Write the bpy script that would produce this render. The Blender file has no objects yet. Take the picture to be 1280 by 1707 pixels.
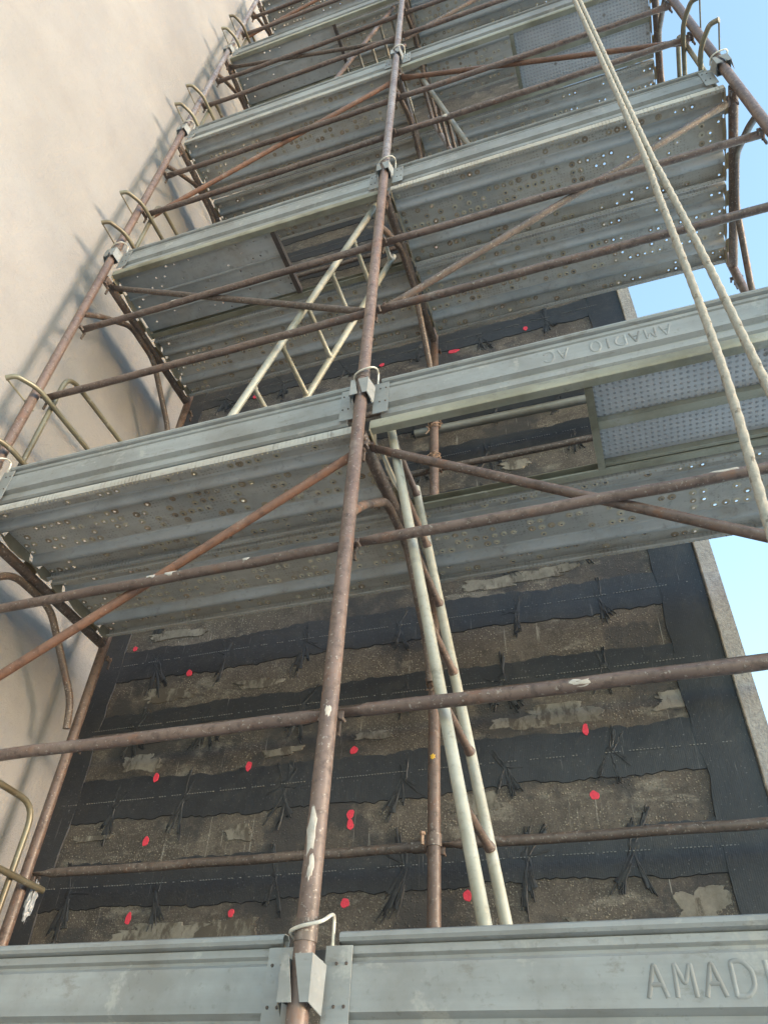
import bpy, bmesh, math, random
from mathutils import Vector, Matrix
R = math.radians
rnd = random.Random(11)
S = bpy.context.scene
C = S.collection

# ------------------------------------------------------------------ camera
cam_d = bpy.data.cameras.new('camera')
cam = bpy.data.objects.new('camera', cam_d); C.objects.link(cam)
cam_d.sensor_fit = 'HORIZONTAL'; cam_d.sensor_width = 36.0; cam_d.lens = 36.0 * 1275.67 / 1280.0
cam_d.clip_start = 0.05; cam_d.clip_end = 3000
rx = Vector((0.94817772, 0.31456276, 0.04482496)); ux = Vector((0.18236849, -0.65429181, 0.73392368))
fx = Vector((-0.26019366, 0.68771542, 0.67775125))
m = Matrix.Identity(4)
for i in range(3):
    m[i][0] = rx[i]; m[i][1] = ux[i]; m[i][2] = -fx[i]
m.translation = Vector((0.774, -1.7203, -0.4062))
cam.matrix_world = m
S.camera = cam

# ------------------------------------------------------------------ world and sun (low hazy sun from the right)
SUN_EL, SUN_AZ = R(5.5), R(97)          # azimuth clockwise from +Y
w = bpy.data.worlds.new('World'); S.world = w; w.use_nodes = True
nt = w.node_tree; nt.nodes.clear()
sk = nt.nodes.new('ShaderNodeTexSky'); sk.sky_type = 'NISHITA'; sk.sun_disc = False
sk.sun_elevation = SUN_EL; sk.sun_rotation = SUN_AZ
sk.air_density = 1.0; sk.dust_density = 0.3; sk.ozone_density = 1.2
bg = nt.nodes.new('ShaderNodeBackground'); bg.inputs[1].default_value = 0.15
ow = nt.nodes.new('ShaderNodeOutputWorld')
nt.links.new(sk.outputs[0], bg.inputs[0]); nt.links.new(bg.outputs[0], ow.inputs[0])
sd = bpy.data.lights.new('sun', 'SUN'); sd.energy = 0.5; sd.angle = R(14); sd.color = (1.0, 0.85, 0.72)
so = bpy.data.objects.new('sun', sd); C.objects.link(so)
sdir = Vector((math.sin(SUN_AZ)*math.cos(SUN_EL), math.cos(SUN_AZ)*math.cos(SUN_EL), math.sin(SUN_EL)))
so.rotation_euler = sdir.to_track_quat('Z', 'Y').to_euler()
so.location = (30, 5, 12)
S.view_settings.view_transform = 'Standard'; S.view_settings.look = 'None'
S.view_settings.exposure = 3.02; S.view_settings.gamma = 1.0; S.view_settings.use_curve_mapping = False
S.render.engine = 'CYCLES'
S.cycles.max_bounces = 8; S.cycles.diffuse_bounces = 5

# ------------------------------------------------------------------ materials
TONE = {'rust_brown_paint': .76, 'rust_dark_paint': .80, 'rust_orange_bare': .80, 'worn_pole_zinc': .8, 'rough_grey_render': .88, 'dried_plaster': .72, 'pale_thread': .55, 'toe_board_zinc': .69, 'galvanised_steel': .66, 'ladder_zinc': .68, 'guard_tube_zinc': .75, 'hatch_rail_zinc': .70,
        'black_fibre_mesh': .58, 'black_resin_fibre': .62, 'old_grey_mortar': .80, 'brown_rubble_wall': .98, 'cream_plaster': .75, 'pale_rope_fibre': .72, 'rope_tracer': .80, 'tread_plate_dots': .85}
class N:
    """small node-tree helper"""
    def __init__(s, name):
        s.m = bpy.data.materials.new(name); s.m.use_nodes = True
        s.t = s.m.node_tree; s.b = s.t.nodes['Principled BSDF']
        tc = s.t.nodes.new('ShaderNodeTexCoord'); oi = s.t.nodes.new('ShaderNodeObjectInfo')
        ad = s.n('VECT', 'ADD'); mul = s.n('VECT', 'MULTIPLY')
        cb = s.t.nodes.new('ShaderNodeCombineXYZ')
        for k in range(3): s.l(oi.outputs['Random'], cb.inputs[k])
        s.l(cb.outputs[0], mul.inputs[0]); mul.inputs[1].default_value = (37.0, 17.0, 29.0)
        s.l(tc.outputs['Object'], ad.inputs[0]); s.l(mul.outputs[0], ad.inputs[1])
        s.obj = tc.outputs['Object']; s.co = ad.outputs[0]; s.rand = oi.outputs['Random']
    def n(s, kind, op=None):
        if kind == 'VECT':
            x = s.t.nodes.new('ShaderNodeVectorMath'); x.operation = op; return x
        if kind == 'MATH':
            x = s.t.nodes.new('ShaderNodeMath'); x.operation = op; return x
        return s.t.nodes.new(kind)
    def l(s, a, b): s.t.links.new(a, b)
    def scale(s, v, co=None):
        x = s.n('VECT', 'MULTIPLY'); s.l(co or s.co, x.inputs[0]); x.inputs[1].default_value = v; return x.outputs[0]
    def noise(s, sc, det=4, ro=.55, co=None, dist=0):
        x = s.n('ShaderNodeTexNoise'); s.l(co or s.co, x.inputs['Vector'])
        x.inputs['Scale'].default_value = sc; x.inputs['Detail'].default_value = det
        x.inputs['Roughness'].default_value = ro; x.inputs['Distortion'].default_value = dist
        return x.outputs['Fac']
    def voro(s, sc, co=None, rnd=1.0, out='Distance'):
        x = s.n('ShaderNodeTexVoronoi'); s.l(co or s.co, x.inputs['Vector'])
        x.inputs['Scale'].default_value = sc; x.inputs['Randomness'].default_value = rnd
        return x.outputs[out]
    def ramp(s, fac, a, b, inv=False):
        x = s.n('ShaderNodeMapRange'); s.l(fac, x.inputs[0]); x.clamp = True
        x.inputs[1].default_value = a; x.inputs[2].default_value = b
        x.inputs[3].default_value = 1 if inv else 0; x.inputs[4].default_value = 0 if inv else 1
        return x.outputs[0]
    def math(s, op, a, b):
        x = s.n('MATH', op)
        for i, v in enumerate((a, b)):
            if isinstance(v, (int, float)): x.inputs[i].default_value = v
            else: s.l(v, x.inputs[i])
        return x.outputs[0]
    def mix(s, fac, a, b):
        x = s.n('ShaderNodeMix'); x.data_type = 'RGBA'
        if isinstance(fac, (int, float)): x.inputs[0].default_value = fac
        else: s.l(fac, x.inputs[0])
        for i, v in ((6, a), (7, b)):
            if isinstance(v, tuple): x.inputs[i].default_value = (*v, 1)
            else: s.l(v, x.inputs[i])
        return x.outputs[2]
    def done(s, col, rough=.6, metal=0.0, bump=None, dist=.002, strength=.5, vary=.0):
        k = TONE.get(s.m.name, 1.0)
        if not isinstance(col, tuple):
            x = s.n('VECT', 'SCALE'); s.l(col, x.inputs[0])
            if vary: s.l(s.math('ADD', s.math('MULTIPLY', s.rand, 2*vary*k), k*(1-vary)), x.inputs['Scale'])
            else: x.inputs['Scale'].default_value = k
            col = x.outputs[0]
        if isinstance(col, tuple): s.b.inputs['Base Color'].default_value = (*col, 1)
        else: s.l(col, s.b.inputs['Base Color'])
        if isinstance(rough, (int, float)): s.b.inputs['Roughness'].default_value = rough
        else: s.l(rough, s.b.inputs['Roughness'])
        s.b.inputs['Metallic'].default_value = metal
        if bump is not None:
            x = s.n('ShaderNodeBump'); s.l(bump, x.inputs['Height'])
            x.inputs['Distance'].default_value = dist; x.inputs['Strength'].default_value = strength
            s.l(x.outputs[0], s.b.inputs['Normal'])
        return s.m

def mat_rust(name, base, light, dark, fleck=.62, metal=.0):
    s = N(name)
    n1 = s.noise(5, 8, .6); n2 = s.noise(38, 5, .65); n3 = s.noise(95, 3, .6); n4 = s.noise(3.1, 6, .7)
    n5 = s.noise(11, 6, .7); n6 = s.noise(7, 6, .7)
    c = s.mix(s.ramp(n1, .38, .66), base, light)
    c = s.mix(s.math('MULTIPLY', s.ramp(n5, .56, .66), .55), c, (.23, .105, .055))
    c = s.mix(s.math('MULTIPLY', s.ramp(n6, .62, .68), .45), c, (.33, .29, .26))
    c = s.mix(s.ramp(n2, .50, .72), c, dark)
    c = s.mix(s.math('MULTIPLY', s.ramp(n3, fleck, fleck+.05), .65), c, (.42, .39, .35))
    c = s.mix(s.math('MULTIPLY', s.ramp(n4, .60, .75), .35), c, (.30, .25, .22))
    r = s.math('ADD', s.math('MULTIPLY', n2, .35), .28)
    return s.done(c, r, metal, n2, .0015, .5, .14)
M = {}
M['rust'] = mat_rust('rust_brown_paint', (.150, .104, .088), (.225, .160, .132), (.075, .050, .040))
M['rust_dark'] = mat_rust('rust_dark_paint', (.112, .085, .072), (.175, .132, .110), (.052, .039, .032), .60)
M['rust_orange'] = mat_rust('rust_orange_bare', (.185, .100, .070), (.25, .135, .09), (.095, .055, .042), .66)
M['rust_galv'] = mat_rust('worn_pole_zinc', (.20, .16, .16), (.36, .35, .36), (.10, .065, .06), .60, .1)

def mat_galv(name, a, b, dirt, metal=.1, rough=.42, streak=True):
    s = N(name)
    st = s.noise(3.0, 6, .6, s.scale((.25, 9, 9))) if streak else s.noise(6, 6, .6)
    n1 = s.noise(2.3, 6, .65); n2 = s.noise(55, 4, .6); n3 = s.noise(7, 5, .7)
    c = s.mix(s.ramp(st, .3, .7), a, b)
    c = s.mix(s.math('MULTIPLY', s.ramp(n1, .42, .62), .85), c, dirt)
    n5 = s.noise(16, 6, .7, s.scale((.5, 1, 1.2)))
    c = s.mix(s.math('MULTIPLY', s.ramp(n5, .58, .66), .45), c, (.20, .18, .15))
    c = s.mix(s.math('MULTIPLY', s.ramp(n3, .60, .66), .45), c, (.56, .55, .50))
    c = s.mix(s.math('MULTIPLY', s.ramp(n2, .60, .74), .35), c, (.12, .10, .08))
    r = s.math('ADD', s.math('MULTIPLY', st, .25), rough-.1)
    return s.done(c, r, metal, n2, .0008, .3, .12)
M['toe'] = mat_galv('toe_board_zinc', (.32, .345, .345), (.42, .442, .44), (.25, .25, .235), .0, .55)
M['galv'] = mat_galv('galvanised_steel', (.34, .345, .32), (.46, .46, .42), (.25, .22, .16), .35, .40)
M['ladder'] = mat_galv('ladder_zinc', (.47, .47, .40), (.60, .59, .51), (.34, .32, .24), .15, .40)
M['guard'] = mat_galv('guard_tube_zinc', (.23, .22, .16), (.34, .32, .23), (.14, .11, .07), .35, .38, False)
M['rim'] = mat_galv('crater_rim', (.43, .39, .29), (.52, .47, .36), (.28, .23, .15), .0, .6, False)
M['rail_yellow'] = mat_galv('hatch_rail_zinc', (.38, .375, .29), (.48, .47, .37), (.22, .20, .13), .15, .45)
M['rim_dark'] = mat_galv('rusty_crater_rim', (.31, .255, .18), (.38, .32, .23), (.20, .14, .09), .0, .7, False)
M['end_tan'] = mat_galv('plank_end_tan', (.36, .31, .22), (.42, .36, .26), (.22, .18, .12), .1, .5, False)

def mat_deck(name, a, b, dirt, dots=True):
    s = N(name)
    st = s.noise(2.2, 7, .6, s.scale((.35, 7, 7))); n1 = s.noise(3.0, 7, .7); n2 = s.noise(26, 5, .65); n3 = s.noise(1.1, 4, .6)
    c = s.mix(s.ramp(st, .32, .68), a, b)
    c = s.mix(s.math('MULTIPLY', s.ramp(n1, .46, .68), .75), c, dirt)
    c = s.mix(s.math('MULTIPLY', s.ramp(n2, .56, .74), .45), c, (.09, .08, .065))
    c = s.mix(s.math('MULTIPLY', s.ramp(n3, .52, .66), .45), c, (.16, .185, .195))
    bump = None
    if dots:
        v = s.voro(1.0, s.scale((58, 62, 0), s.obj), 0.25)
        g = s.ramp(s.noise(7, 4, .6), .44, .60)
        d = s.math('MULTIPLY', s.ramp(v, .14, .30, True), g)
        c = s.mix(s.math('MULTIPLY', d, .48), c, (.10, .09, .075))
        bump = s.math('ADD', s.math('MULTIPLY', d, -1.0), s.math('MULTIPLY', n2, .3))
    else: bump = n2
    r = s.math('ADD', s.math('MULTIPLY', n2, .25), .45)
    s.b.inputs['Specular IOR Level'].default_value = .25
    return s.done(c, r, .0, bump, .002, .5, .08)
M['deck'] = mat_deck('deck_zinc', (.375, .365, .335), (.465, .455, .42), (.31, .27, .215))
M['deck2'] = mat_deck('deck_zinc_warm', (.39, .37, .325), (.48, .46, .41), (.32, .275, .215))
M['deck_smooth'] = mat_deck('deck_zinc_smooth', (.38, .39, .38), (.465, .475, .465), (.32, .295, .25), False)

def mat_dot():
    s = N('tread_plate_dots')
    v = s.voro(1.0, s.scale((44, 44, 0), s.obj), 0.0)
    v2 = s.voro(1.0, s.scale((7, 9, 0)), 1.0)
    n = s.noise(6, 5, .6)
    d = s.ramp(v, .16, .30, True)
    c = s.mix(s.ramp(n, .35, .7), (.47, .475, .485), (.57, .575, .58))
    c = s.mix(s.math('MULTIPLY', s.ramp(v2, .05, .11, True), .7), c, (.17, .13, .09))
    c = s.mix(s.math('MULTIPLY', d, .38), c, (.22, .225, .23))
    return s.done(c, .42, .25, d, .004, .8)
M['dot'] = mat_dot()

def mat_mesh():
    s = N('black_fibre_mesh')
    x = s.n('ShaderNodeTexWave'); x.wave_type = 'BANDS'; x.bands_direction = 'X'
    s.l(s.obj, x.inputs['Vector']); x.inputs['Scale'].default_value = 42; x.inputs['Distortion'].default_value = .6
    x.inputs['Detail'].default_value = 2
    n1 = s.noise(1.6, 6, .65); n2 = s.noise(110, 3, .6); n3 = s.noise(3, 4, .6, s.scale((14, 1, .8)))
    n5 = s.noise(9, 6, .7)
    n6 = s.noise(4, 7, .7); n7 = s.noise(3, 5, .6, s.scale((30, 1, 1.1)))
    c = s.mix(s.ramp(n1, .35, .7), (.024, .028, .037), (.050, .055, .066))
    c = s.mix(s.math('MULTIPLY', x.outputs['Fac'], .12), c, (.065, .070, .080))
    c = s.mix(s.math('MULTIPLY', s.ramp(n5, .50, .70), .5), c, (.080, .078, .075))
    c = s.mix(s.math('MULTIPLY', s.ramp(n6, .60, .72), .45), c, (.105, .10, .095))
    c = s.mix(s.math('MULTIPLY', s.ramp(n2, .655, .70), .6), c, (.32, .32, .32))
    c = s.mix(s.math('MULTIPLY', s.ramp(n3, .68, .715), .35), c, (.30, .30, .29))
    c = s.mix(s.math('MULTIPLY', s.ramp(n7, .70, .73), .5), c, (.40, .40, .39))
    h = s.math('ADD', s.math('MULTIPLY', x.outputs['Fac'], .05), s.math('MULTIPLY', n5, 1.2))
    return s.done(c, .5, 0, h, .007, .7)
M['mesh'] = mat_mesh()
def mat_fibre():
    s = N('black_resin_fibre'); n = s.noise(30, 4, .6)
    return s.done(s.mix(s.ramp(n, .3, .7), (.020, .023, .029), (.048, .051, .058)), .55, 0, n, .004, .8)
M['fibre'] = mat_fibre()

def mat_wall():
    s = N('brown_rubble_wall')
    n1 = s.noise(1.7, 7, .65); n2 = s.noise(14, 8, .72); v = s.voro(90); n3 = s.noise(3.2, 6, .7, s.scale((.6, 1, 1.6)))
    n4 = s.noise(3, 5, .6, s.scale((18, 1, .8))); n5 = s.noise(2.6, 6, .65); n6 = s.noise(4.2, 6, .75, s.scale((.7, 1, 1.8))); n7 = s.noise(130, 3, .7)
    rnd_ = s.n('ShaderNodeSeparateColor'); s.l(s.voro(90, None, 1.0, 'Color'), rnd_.inputs[0])
    c = s.mix(s.ramp(n1, .35, .65), (.060, .050, .044), (.128, .108, .090))
    c = s.mix(s.math('MULTIPLY', s.ramp(n2, .46, .70), .75), c, (.036, .031, .028))
    c = s.mix(s.math('MULTIPLY', s.ramp(n6, .55, .63), .75), c, (.21, .19, .16))
    sp = s.math('MULTIPLY', s.math('MULTIPLY', s.ramp(v, .14, .40, True), s.ramp(n3, .44, .56)), s.ramp(rnd_.outputs[0], .35, .6))
    c = s.mix(s.math('MULTIPLY', sp, .75), c, (.36, .325, .26))
    v3 = s.voro(150); v4 = s.n('ShaderNodeSeparateColor'); s.l(s.voro(150, None, 1.0, 'Color'), v4.inputs[0]); n8 = s.noise(2.4, 6, .7)
    fine = s.math('MULTIPLY', s.math('MULTIPLY', s.ramp(v3, .20, .45, True), s.ramp(v4.outputs[1], .30, .75)), s.ramp(n8, .40, .56))
    c = s.mix(s.math('MULTIPLY', fine, .9), c, (.46, .42, .345))
    v5 = s.ramp(v4.outputs[2], .55, .8); c = s.mix(s.math('MULTIPLY', s.math('MULTIPLY', s.ramp(v3, .25, .5, True), v5), .6), c, (.025, .022, .02))
    c = s.mix(s.math('MULTIPLY', s.ramp(n7, .60, .68), .5), c, (.33, .30, .25))
    c = s.mix(s.math('MULTIPLY', s.ramp(n5, .50, .57), .75), c, (.034, .034, .038))
    c = s.mix(s.math('MULTIPLY', s.ramp(n4, .66, .71), .55), c, (.38, .36, .32))
    h = s.math('ADD', s.math('MULTIPLY', n2, 1.2), s.math('MULTIPLY', sp, .8))
    return s.done(c, .75, 0, h, .006, .8)
M['wall'] = mat_wall()
def mat_patch():
    s = N('old_grey_mortar'); n = s.noise(9, 6, .7); n2 = s.noise(5, 7, .75, s.scale((2.2, 1, .9)))
    c = s.mix(s.ramp(n, .35, .7), (.17, .155, .13), (.36, .33, .28))
    c = s.mix(s.math('MULTIPLY', s.ramp(n2, .48, .56), .85), c, (.085, .070, .056))
    return s.done(c, .85, 0, n, .004, .6)
M['patch'] = mat_patch()
def mat_plaster():
    s = N('cream_plaster'); n = s.noise(.8, 5, .6); n2 = s.noise(45, 5, .65); n3 = s.noise(170, 2, .5); n4 = s.noise(2.2, 6, .7, s.scale((1, 1, .25))); n5 = s.noise(5, 6, .7)
    n6 = s.noise(9, 3, .6, s.scale((1, 1, .18)))
    c = s.mix(s.ramp(n, .35, .7), (.328, .322, .320), (.410, .404, .400))
    c = s.mix(s.math('MULTIPLY', s.ramp(n5, .50, .72), .30), c, (.29, .28, .275))
    c = s.mix(s.math('MULTIPLY', s.ramp(n2, .55, .75), .25), c, (.27, .25, .24))
    c = s.mix(s.math('MULTIPLY', s.ramp(n4, .58, .72), .25), c, (.30, .265, .235))
    c = s.mix(s.math('MULTIPLY', s.ramp(n6, .73, .76), .35), c, (.15, .14, .13))
    h = s.math('ADD', s.math('ADD', s.math('MULTIPLY', n2, 1.4), n3), s.math('MULTIPLY', n5, 2.5))
    return s.done(c, .9, 0, h, .006, .7)
M['plaster'] = mat_plaster()
def mat_rough():
    s = N('rough_grey_render'); n = s.noise(60, 6, .7); n1 = s.noise(4, 4, .6)
    c = s.mix(s.ramp(n, .3, .7), (.30, .295, .29), (.50, .49, .48)); c = s.mix(s.math('MULTIPLY', s.ramp(n1, .5, .7), .4), c, (.28, .275, .27))
    return s.done(c, .9, 0, n, .01, 1)
M['rough'] = mat_rough()
def mat_simple(name, a, b, sc=20, rough=.7, metal=0.0, bump=.002):
    s = N(name); n = s.noise(sc, 5, .65)
    return s.done(s.mix(s.ramp(n, .3, .7), a, b), rough, metal, n, bump, .5)
M['red'] = mat_simple('red_spray_paint', (.55, .028, .06), (.78, .06, .10), 160, .6)
M['splash'] = mat_simple('dried_plaster', (.50, .46, .40), (.68, .64, .58), 60, .9)
M['yellow'] = mat_simple('yellow_paint', (.55, .33, .03), (.70, .45, .06), 60, .6)
M['rope'] = mat_simple('pale_rope_fibre', (.36, .34, .29), (.49, .465, .40), 90, .9)
M['ropedark'] = mat_simple('rope_tracer', (.20, .18, .15), (.28, .25, .2), 90, .9)
M['wire'] = mat_simple('bright_wire', (.50, .48, .42), (.66, .64, .56), 40, .35, .3)
M['wire_rust'] = mat_simple('rusty_wire', (.20, .12, .08), (.34, .24, .17), 60, .6)
M['film'] = mat_simple('crumpled_film', (.26, .27, .28), (.44, .45, .47), 30, .3)
M['stitch'] = mat_simple('pale_thread', (.26, .26, .25), (.40, .40, .38), 50, .8)
M['hole'] = mat_simple('rivet_dark', (.05, .04, .035), (.09, .07, .06), 50, .6)
M['ground'] = mat_simple('pale_concrete_yard', (.52, .51, .49), (.62, .61, .585), 3, .9)

# ------------------------------------------------------------------ builders
def obj(name, bm, mats, parent=None, loc=(0,0,0), smooth=True, recalc=True):
    me = bpy.data.meshes.new(name)
    if recalc: bmesh.ops.recalc_face_normals(bm, faces=bm.faces)
    bm.to_mesh(me); bm.free()
    for mm in (mats if isinstance(mats, (list, tuple)) else [mats]): me.materials.append(M[mm])
    if smooth:
        for p in me.polygons: p.use_smooth = True
        me.set_sharp_from_angle(angle=R(38))
    o = bpy.data.objects.new(name, me); C.objects.link(o); o.location = loc
    if parent: o.parent = parent
    return o
def tag(o, label, cat, group=None, kind=None):
    if label: o['label'] = label
    if cat: o['category'] = cat
    if group: o['group'] = group
    if kind: o['kind'] = kind
    return o
def thing(name, label, cat, loc=(0,0,0), group=None):
    o = bpy.data.objects.new(name, None); C.objects.link(o); o.location = loc
    o.empty_display_size = .1
    return tag(o, label, cat, group)
def dup(o, loc, label, parent=None):
    """copy a thing with its parts and sub-parts (shared meshes)"""
    c = o.copy(); C.objects.link(c)
    if parent is None:
        c.location = loc
        if label: c['label'] = label
    else: c.parent = parent
    for ch in list(o.children): dup(ch, None, None, c)
    return c
def box(bm, x0, x1, y0, y1, z0, z1, mi=0):
    v = [bm.verts.new((x, y, z)) for x in (x0, x1) for y in (y0, y1) for z in (z0, z1)]
    for f in ((0,1,3,2), (4,6,7,5), (0,4,5,1), (2,3,7,6), (0,2,6,4), (1,5,7,3)):
        bm.faces.new([v[i] for i in f]).material_index = mi
    return v
def fillet(pts, r, n=5):
    pts = [Vector(p) for p in pts]
    if len(pts) < 3 or r <= 0: return pts
    out = [pts[0]]
    for a, b, c in zip(pts, pts[1:], pts[2:]):
        d1 = (a-b); d2 = (c-b)
        q = min(r, d1.length*.45, d2.length*.45)
        p1 = b + d1.normalized()*q; p2 = b + d2.normalized()*q
        for i in range(n+1):
            t = i/n; out.append(p1*(1-t)**2 + b*2*t*(1-t) + p2*t*t)
    out.append(pts[-1]); return out
def tube(bm, pts, r, seg=12, cap=True, fil=0, rr=None, mi=0, hollow=False):
    pts = fillet(pts, fil) if fil else [Vector(p) for p in pts]
    rings = []; t0 = (pts[1]-pts[0]).normalized()
    up = Vector((0,0,1)) if abs(t0.z) < .9 else Vector((0,1,0))
    nrm = (up - t0*up.dot(t0)).normalized()
    for i, p in enumerate(pts):
        t = (pts[min(i+1, len(pts)-1)] - pts[max(i-1, 0)]).normalized()
        nrm = (nrm - t*nrm.dot(t)).normalized(); bi = t.cross(nrm)
        k = rr[i] if rr else r
        k = k if isinstance(k, tuple) else (k, k)
        rings.append([bm.verts.new(p + nrm*(k[0]*math.cos(2*math.pi*j/seg)) + bi*(k[1]*math.sin(2*math.pi*j/seg))) for j in range(seg)])
    for a, b in zip(rings, rings[1:]):
        for j in range(seg):
            bm.faces.new((a[j], a[(j+1) % seg], b[(j+1) % seg], b[j])).material_index = mi
    if cap:
        for ring, pc, s in ((rings[0], pts[0], 1), (rings[-1], pts[-1], -1)):
            if hollow:
                d = (pts[1]-pts[0]) if s == 1 else (pts[-2]-pts[-1])
                d = d.normalized()
                inner = [bm.verts.new(pc + (v.co-pc)*.84) for v in ring]
                deep = [bm.verts.new(pc + (v.co-pc)*.84 + d*r*2.5) for v in ring]
                for j in range(seg):
                    q = (j+1) % seg
                    bm.faces.new((ring[j], ring[q], inner[q], inner[j])); bm.faces.new((inner[j], inner[q], deep[q], deep[j]))
                bm.faces.new(deep)
            else: bm.faces.new(ring).material_index = mi
    return rings
def prism(bm, prof, x0, x1, closed=True):
    """extrude a (y, z) profile along x"""
    a = [bm.verts.new((x0, y, z)) for y, z in prof]; b = [bm.verts.new((x1, y, z)) for y, z in prof]
    n = len(prof)
    for i in range(n if closed else n-1):
        j = (i+1) % n; bm.faces.new((a[i], a[j], b[j], b[i]))
    if closed: bm.faces.new(a); bm.faces.new(b[::-1])
def strip_solid(bm, prof, x0, x1, th=.002):
    """sheet-metal profile with real thickness"""
    P = [Vector((0, y, z)) for y, z in prof]; off = []
    for i, p in enumerate(P):
        t = (P[min(i+1, len(P)-1)]-P[max(i-1, 0)]).normalized()
        off.append((p.y - t.z*th, p.z + t.y*th))
    prism(bm, list(prof)+off[::-1], x0, x1)
def splash(name, mat, p, axis, r, ang, la, wa, parent, seed=0):
    """irregular crust of dried plaster hugging a tube: p centre on the axis, la along, wa angular half-width"""
    rr = random.Random(seed); axis = Vector(axis).normalized()
    u = Vector((0,-1,0)); u = (u-axis*u.dot(axis)).normalized(); v = axis.cross(u)
    bm = bmesh.new(); n = 14; rim = []; mid = []
    f = [rr.uniform(.55, 1.15) for _ in range(n)]
    def pt(a, s, rad):
        return Vector(p) + axis*s + (u*math.cos(a)+v*math.sin(a))*rad
    c = bm.verts.new(pt(ang, 0, r+.0016))
    for i in range(n):
        t = 2*math.pi*i/n
        rim.append(bm.verts.new(pt(ang+wa*f[i]*math.cos(t), la*f[i]*math.sin(t), r*.985+.0002)))
        mid.append(bm.verts.new(pt(ang+wa*.75*f[i]*math.cos(t), la*.8*f[i]*math.sin(t), r+.0014)))
    for i in range(n):
        j = (i+1) % n
        bm.faces.new((c, mid[i], mid[j])); bm.faces.new((mid[i], rim[i], rim[j], mid[j]))
    return obj(name, bm, mat, parent)

LEVEL = ['lowest deck', 'second deck up', 'third deck up', 'fourth deck up', 'fifth deck up', 'sixth deck up']
BAY = {-1: 'left bay', 1: 'right bay'}
XS = (-1.8, 0.0, 1.8)
LINE = {-1.8: 'left', 0.0: 'middle', 1.8: 'right'}
D = 1.05; RP = .0242

# ------------------------------------------------------------------ setting: ground, walls
bm = bmesh.new(); 
v = [bm.verts.new(p) for p in ((-900,-900,0), (900,-900,0), (900,900,0), (-900,900,0))]; bm.faces.new(v)
tag(obj('ground', bm, 'ground', None, (0,0,-2.1)), None, None, None, 'structure')

# cream side wall, perpendicular to the dark one
lw = thing('side_wall', 'tall cream plastered side wall left of the scaffold', 'wall', (-2.03, -2, -2.1))
bm = bmesh.new(); box(bm, -.35, 0, -9, 3.32, -.2, 19)
obj('plaster_face', bm, 'plaster', lw)

GW = 1.30; WX0, WX1 = -2.026, 1.19
dw = thing('dark_wall', 'dark brown wall crossed by black fibre mesh bands behind the scaffold', 'wall', (0, GW, 0))
bm = bmesh.new(); box(bm, WX0, WX1, 0, .34, -2.3, 14.5); obj('masonry', bm, 'wall', dw)
bm = bmesh.new(); box(bm, WX1, WX1+.066, -.016, .34, -2.3, 14.5); 
o = obj('render_edge', bm, 'rough', dw); o['label'] = 'rough grey rendered edge of the dark wall'
bm = bmesh.new(); tube(bm, [(WX1-.004, -.012, -2.3), (WX1-.004, -.012, 14.5)], .006, 6); obj('edge_bead', bm, 'patch', dw)
def band(x0, x1, z0, z1, th, seed, nx=150, horizontal=True):
    """thin resin-soaked mesh band with slightly wavy edges and lumps"""
    rr = random.Random(seed); bm = bmesh.new(); ph = [rr.uniform(0, 6.28) for _ in range(6)]
    def wob(t, k): return .008*math.sin(t*2.3+ph[k]) + .006*math.sin(t*7.1+ph[k+1]) + .006*math.sin(t*23+ph[k+2])*abs(math.sin(t*5+ph[k])) + rr.uniform(-.006, .006)
    rows = []
    for i in range(nx+1):
        t = i/nx
        if horizontal:
            x = x0+(x1-x0)*t; a = z0+wob(x, 0); b = z1+wob(x, 2)
            pr = [(x, 0, a), (x, -th*.8, a+.002), (x, -th-rr.uniform(0, .002), (a*2+b)/3), (x, -th-rr.uniform(0, .002), (a+2*b)/3), (x, -th*.8, b-.002), (x, 0, b)]
        else:
            z = z0+(z1-z0)*t; a = x0+wob(z, 0); b = x1+wob(z, 2)
            pr = [(a, 0, z), (a+.002, -th*.8, z), ((a*2+b)/3, -th-rr.uniform(0, .002), z), ((a+2*b)/3, -th-rr.uniform(0, .002), z), (b-.002, -th*.8, z), (b, 0, z)]
        rows.append([bm.verts.new(q) for q in pr])
    for a, b in zip(rows, rows[1:]):
        for j in range(5): bm.faces.new((a[j], a[j+1], b[j+1], b[j]))
    return bm
zs = [.24, .615, 1.0, 1.385, 1.765] + [1.765+.385*i for i in range(1, 15)]
hw = [.092, .090, .104, .090, .096] + [.096]*14
FX = [-1.69, -1.25, -.755, -.19, .285, .71]
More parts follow.
